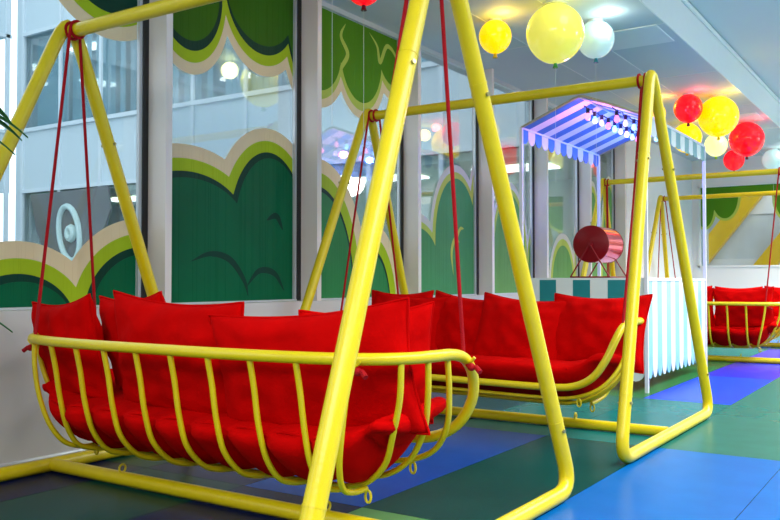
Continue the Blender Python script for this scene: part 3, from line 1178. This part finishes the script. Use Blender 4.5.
for xx in (-0.2, 0.2):
    m.tube([(xx, -0.03, 0.008), (xx, ln + 0.03, 0.008)], 0.0075, 8)
m.build('stand_rail', M['drum'], dr)
m = MB()
m.tube([(0, ln + 0.03, zc), (0, ln + 0.07, zc), (0.09, ln + 0.07, zc + 0.06), (0.09, ln + 0.13, zc + 0.06)], 0.008, 8)
m.build('crank', M['drum'], dr)

# ---------------------------------------------------------------- balloon lamps


def balloon_mat(name, col, es, glow=None):
    return mat(name, (*col, 1), 0.12, spec=0.6, emit=(*(glow or col), 1), es=es, noise_amt=0.05, nscale=9)


BMAT = {
    'yellow': balloon_mat('yellow_lit_glass', (1.0, 0.68, 0.0), 0.75, (1.0, 0.62, 0.0)),
    'lemon': balloon_mat('pale_yellow_glass', (0.85, 0.78, 0.10), 0.42, (0.95, 0.90, 0.14)),
    'white': balloon_mat('mint_white_glass', (0.55, 0.80, 0.78), 0.25, (0.75, 0.95, 0.92)),
    'pale': balloon_mat('cream_lit_glass', (0.9, 0.9, 0.35), 0.9, (1.0, 0.95, 0.30)),
    'red': balloon_mat('red_lit_glass', (0.85, 0.005, 0.01), 0.7, (1.0, 0.0, 0.01)),
}
TIE = {'yellow': mat('yellow_tie', (0.7, 0.5, 0.0, 1), 0.4, noise_amt=0.02), 'lemon': mat('green_tie', (0.02, 0.3, 0.05, 1), 0.4, noise_amt=0.02),
       'white': mat('blue_tie', (0.01, 0.2, 0.28, 1), 0.4, noise_amt=0.02), 'pale': mat('lime_tie', (0.2, 0.5, 0.02, 1), 0.4, noise_amt=0.02),
       'red': mat('dark_red_tie', (0.10, 0.0, 0.01, 1), 0.4, noise_amt=0.02)}
GLOWC = {'yellow': (1, .7, .1), 'lemon': (1, .95, .3), 'white': (.8, 1, .97), 'pale': (1, .95, .4), 'red': (1, .1, .12)}


def balloon(x, y, r, kind, label, cord=0.0, glow=1.5, group='balloon shaped ceiling lamps'):
    zc_ = ZC - r * 1.04
    o = empty('balloon_lamp', (x, y, ZC))
    tag(o, label, 'ceiling lamp', group)
    m = MB()
    prof = []
    n = 28
    for i in range(n + 1):
        a = PI * i / n
        rr = r * math.sin(a)
        h = -r * math.cos(a)
        if h < 0:
            h *= 1.06
            rr *= 1 - 0.05 * (-h / r) ** 2
        prof.append((max(rr, 0.0005 if i == n else 0.012), h + zc_ - ZC))
    prof[-1] = (r * 0.22, zc_ - ZC + r * 0.985)
    m.lathe(prof, 40)
    m.build('glass_globe', BMAT[kind], o, angle=180)
    m = MB()
    zb = zc_ - ZC - r * 1.05
    m.lathe([(0.010, zb + 0.012), (0.013, zb), (0.020, zb - 0.03), (0.024, zb - 0.042), (0.001, zb - 0.040)], 14)
    m.build('tie', TIE[kind], o)
    m = MB()
    m.lathe([(0.001, -0.001), (r * 0.42, -0.001), (r * 0.42, -0.018), (r * 0.2, -0.03)], 28)
    m.build('ceiling_plate', M['alu'], o)
    if cord:
        m = MB()
        m.tube([(0, 0, zb - 0.035 - cord * k / 8) for k in range(9)], 0.0016, 5)
        m.build('pull_cord', M['cord'], o)
    if glow:
        point('balloon_lamp_glow', (x + r * 1.05, y - r * 1.0, ZC - r * 0.55), glow, GLOWC[kind], r * 0.35)
    return o


balloon(-3.45, 6.98, .15, 'yellow', 'small bright yellow balloon lamp on the ceiling, left of the larger pale yellow one', glow=2.0)
balloon(-2.81, 6.85, .25, 'lemon', 'largest pale yellow balloon lamp at the top of the picture', cord=1.0, glow=2.5)
balloon(-2.68, 7.5, .17, 'white', 'white balloon lamp with blue tie just right of the largest yellow one', cord=1.1, glow=2.0)
balloon(-2.76, 11.15, .18, 'red', 'red balloon lamp right of the second swing frame, left of a big yellow one', glow=1.5)
balloon(-2.465, 11.5, .255, 'yellow', 'large bright yellow balloon lamp between two red ones at the right', glow=2.5)
balloon(-3.14, 14.45, .18, 'pale', 'small glowing cream yellow balloon lamp below the large yellow one', glow=1.5)
balloon(-2.51, 13.6, .255, 'red', 'large red balloon lamp at the right, above a smaller red one', glow=1.8)
balloon(-3.25, 16.4, .185, 'red', 'smallest looking red balloon lamp, just below left of the large red one', glow=1.0)
balloon(-2.63, 16.7, .19, 'white', 'pale mint balloon lamp at the right edge of the picture', cord=0.9, glow=1.0)
balloon(-3.29, 13.2, .22, 'yellow', 'yellow balloon lamp partly hidden behind the right scalloped valance', glow=1.5)
balloon(-3.27, 11.3, .18, 'yellow', 'yellow balloon lamp glimpsed above the canopy behind the second swing frame', glow=1.5)
balloon(-3.69, 5.22, .145, 'red', 'red balloon lamp cut off by the top edge of the picture', cord=1.05, glow=0.6)
balloon(-3.48, 4.55, .15, 'yellow', 'balloon lamp above the picture whose white cord hangs beside the third window', cord=1.0, glow=0)

# square panels in the low ceiling
for y0, lb in ((7.93, 'light square panel in the ceiling beside the white balloon lamp'), (12.87, 'light square panel in the ceiling beside the far red balloon lamp')):
    m = MB()
    m.box(-0.32, 0.32, -0.32, 0.32, -0.012, 0)
    o = m.build('ceiling_panel', M['panel'], loc=(-2.57, y0 + 0.32, ZC), smooth=False, bevel=0.003)
    tag(o, lb, 'ceiling panel', 'square ceiling panels')

# small dome detector near the canopy
m = MB()
m.lathe([(0.001, -0.035), (0.03, -0.03), (0.045, -0.01), (0.05, 0)], 20)
o = m.build('smoke_detector', M['artgrey'], loc=(-2.85, 12.1, ZC))
tag(o, 'tiny dark smoke detector on the ceiling below the small red balloon lamp', 'smoke detector')

# ---------------------------------------------------------------- plant at the left edge
pt = empty('potted_plant', (-3.62, 1.78, 0))
tag(pt, 'tall potted plant with pointed green leaves reaching in at the left edge', 'plant')
m = MB()
m.lathe([(0.001, 0.0), (0.12, 0.0), (0.16, 0.30), (0.17, 0.30), (0.17, 0.33), (0.145, 0.33), (0.14, 0.28), (0.001, 0.28)], 28)
m.build('pot', M['pot'], pt)
m = MB()
m.lathe([(0.001, 0.295), (0.141, 0.29)], 28)
m.build('soil', M['soil'], pt)
stem = smooth_pts([(0, 0, .28), (0.02, .02, .8), (-.01, .05, 1.3), (0.02, .10, 1.95)], 8)
m = MB()
m.tube(stem, [0.014 - 0.008 * i / (len(stem) - 1) for i in range(len(stem))], 8)
m.build('stem', M['plant'], pt)
rnd = random.Random(5)
for i in range(30):
    t = 0.35 + 0.65 * i / 29
    base = stem[min(len(stem) - 1, int(t * (len(stem) - 1)))]
    a = i * 2.4 if i < 26 else R(78 + 14 * (i - 27))
    ln_ = 0.30 + rnd.random() * 0.12 if i < 26 else 0.42
    dirv = Vector((math.cos(a), math.sin(a), 0))
    side = Vector((-math.sin(a), math.cos(a), 0))
    vs = []
    NN = 10
    for k in range(NN + 1):
        s_ = k / NN
        p = base + dirv * (ln_ * s_) + Vector((0, 0, 0.16 * s_ - 0.26 * s_ * s_))
        wdt = (0.036 if i < 26 else 0.055) * math.sin(PI * s_ ** 0.75) ** 0.9
        vs += [p + side * wdt + Vector((0, 0, .006)), p, p - side * wdt + Vector((0, 0, .006))]
    m = MB()
    m.add(vs, [(3 * k, 3 * k + 1, 3 * k + 4, 3 * k + 3) for k in range(NN)] + [(3 * k + 1, 3 * k + 2, 3 * k + 5, 3 * k + 4) for k in range(NN)])
    lf = m.build('leaf', M['plant'], pt, angle=180)
    sd = lf.modifiers.new('thick', 'SOLIDIFY')
    sd.thickness = 0.0015
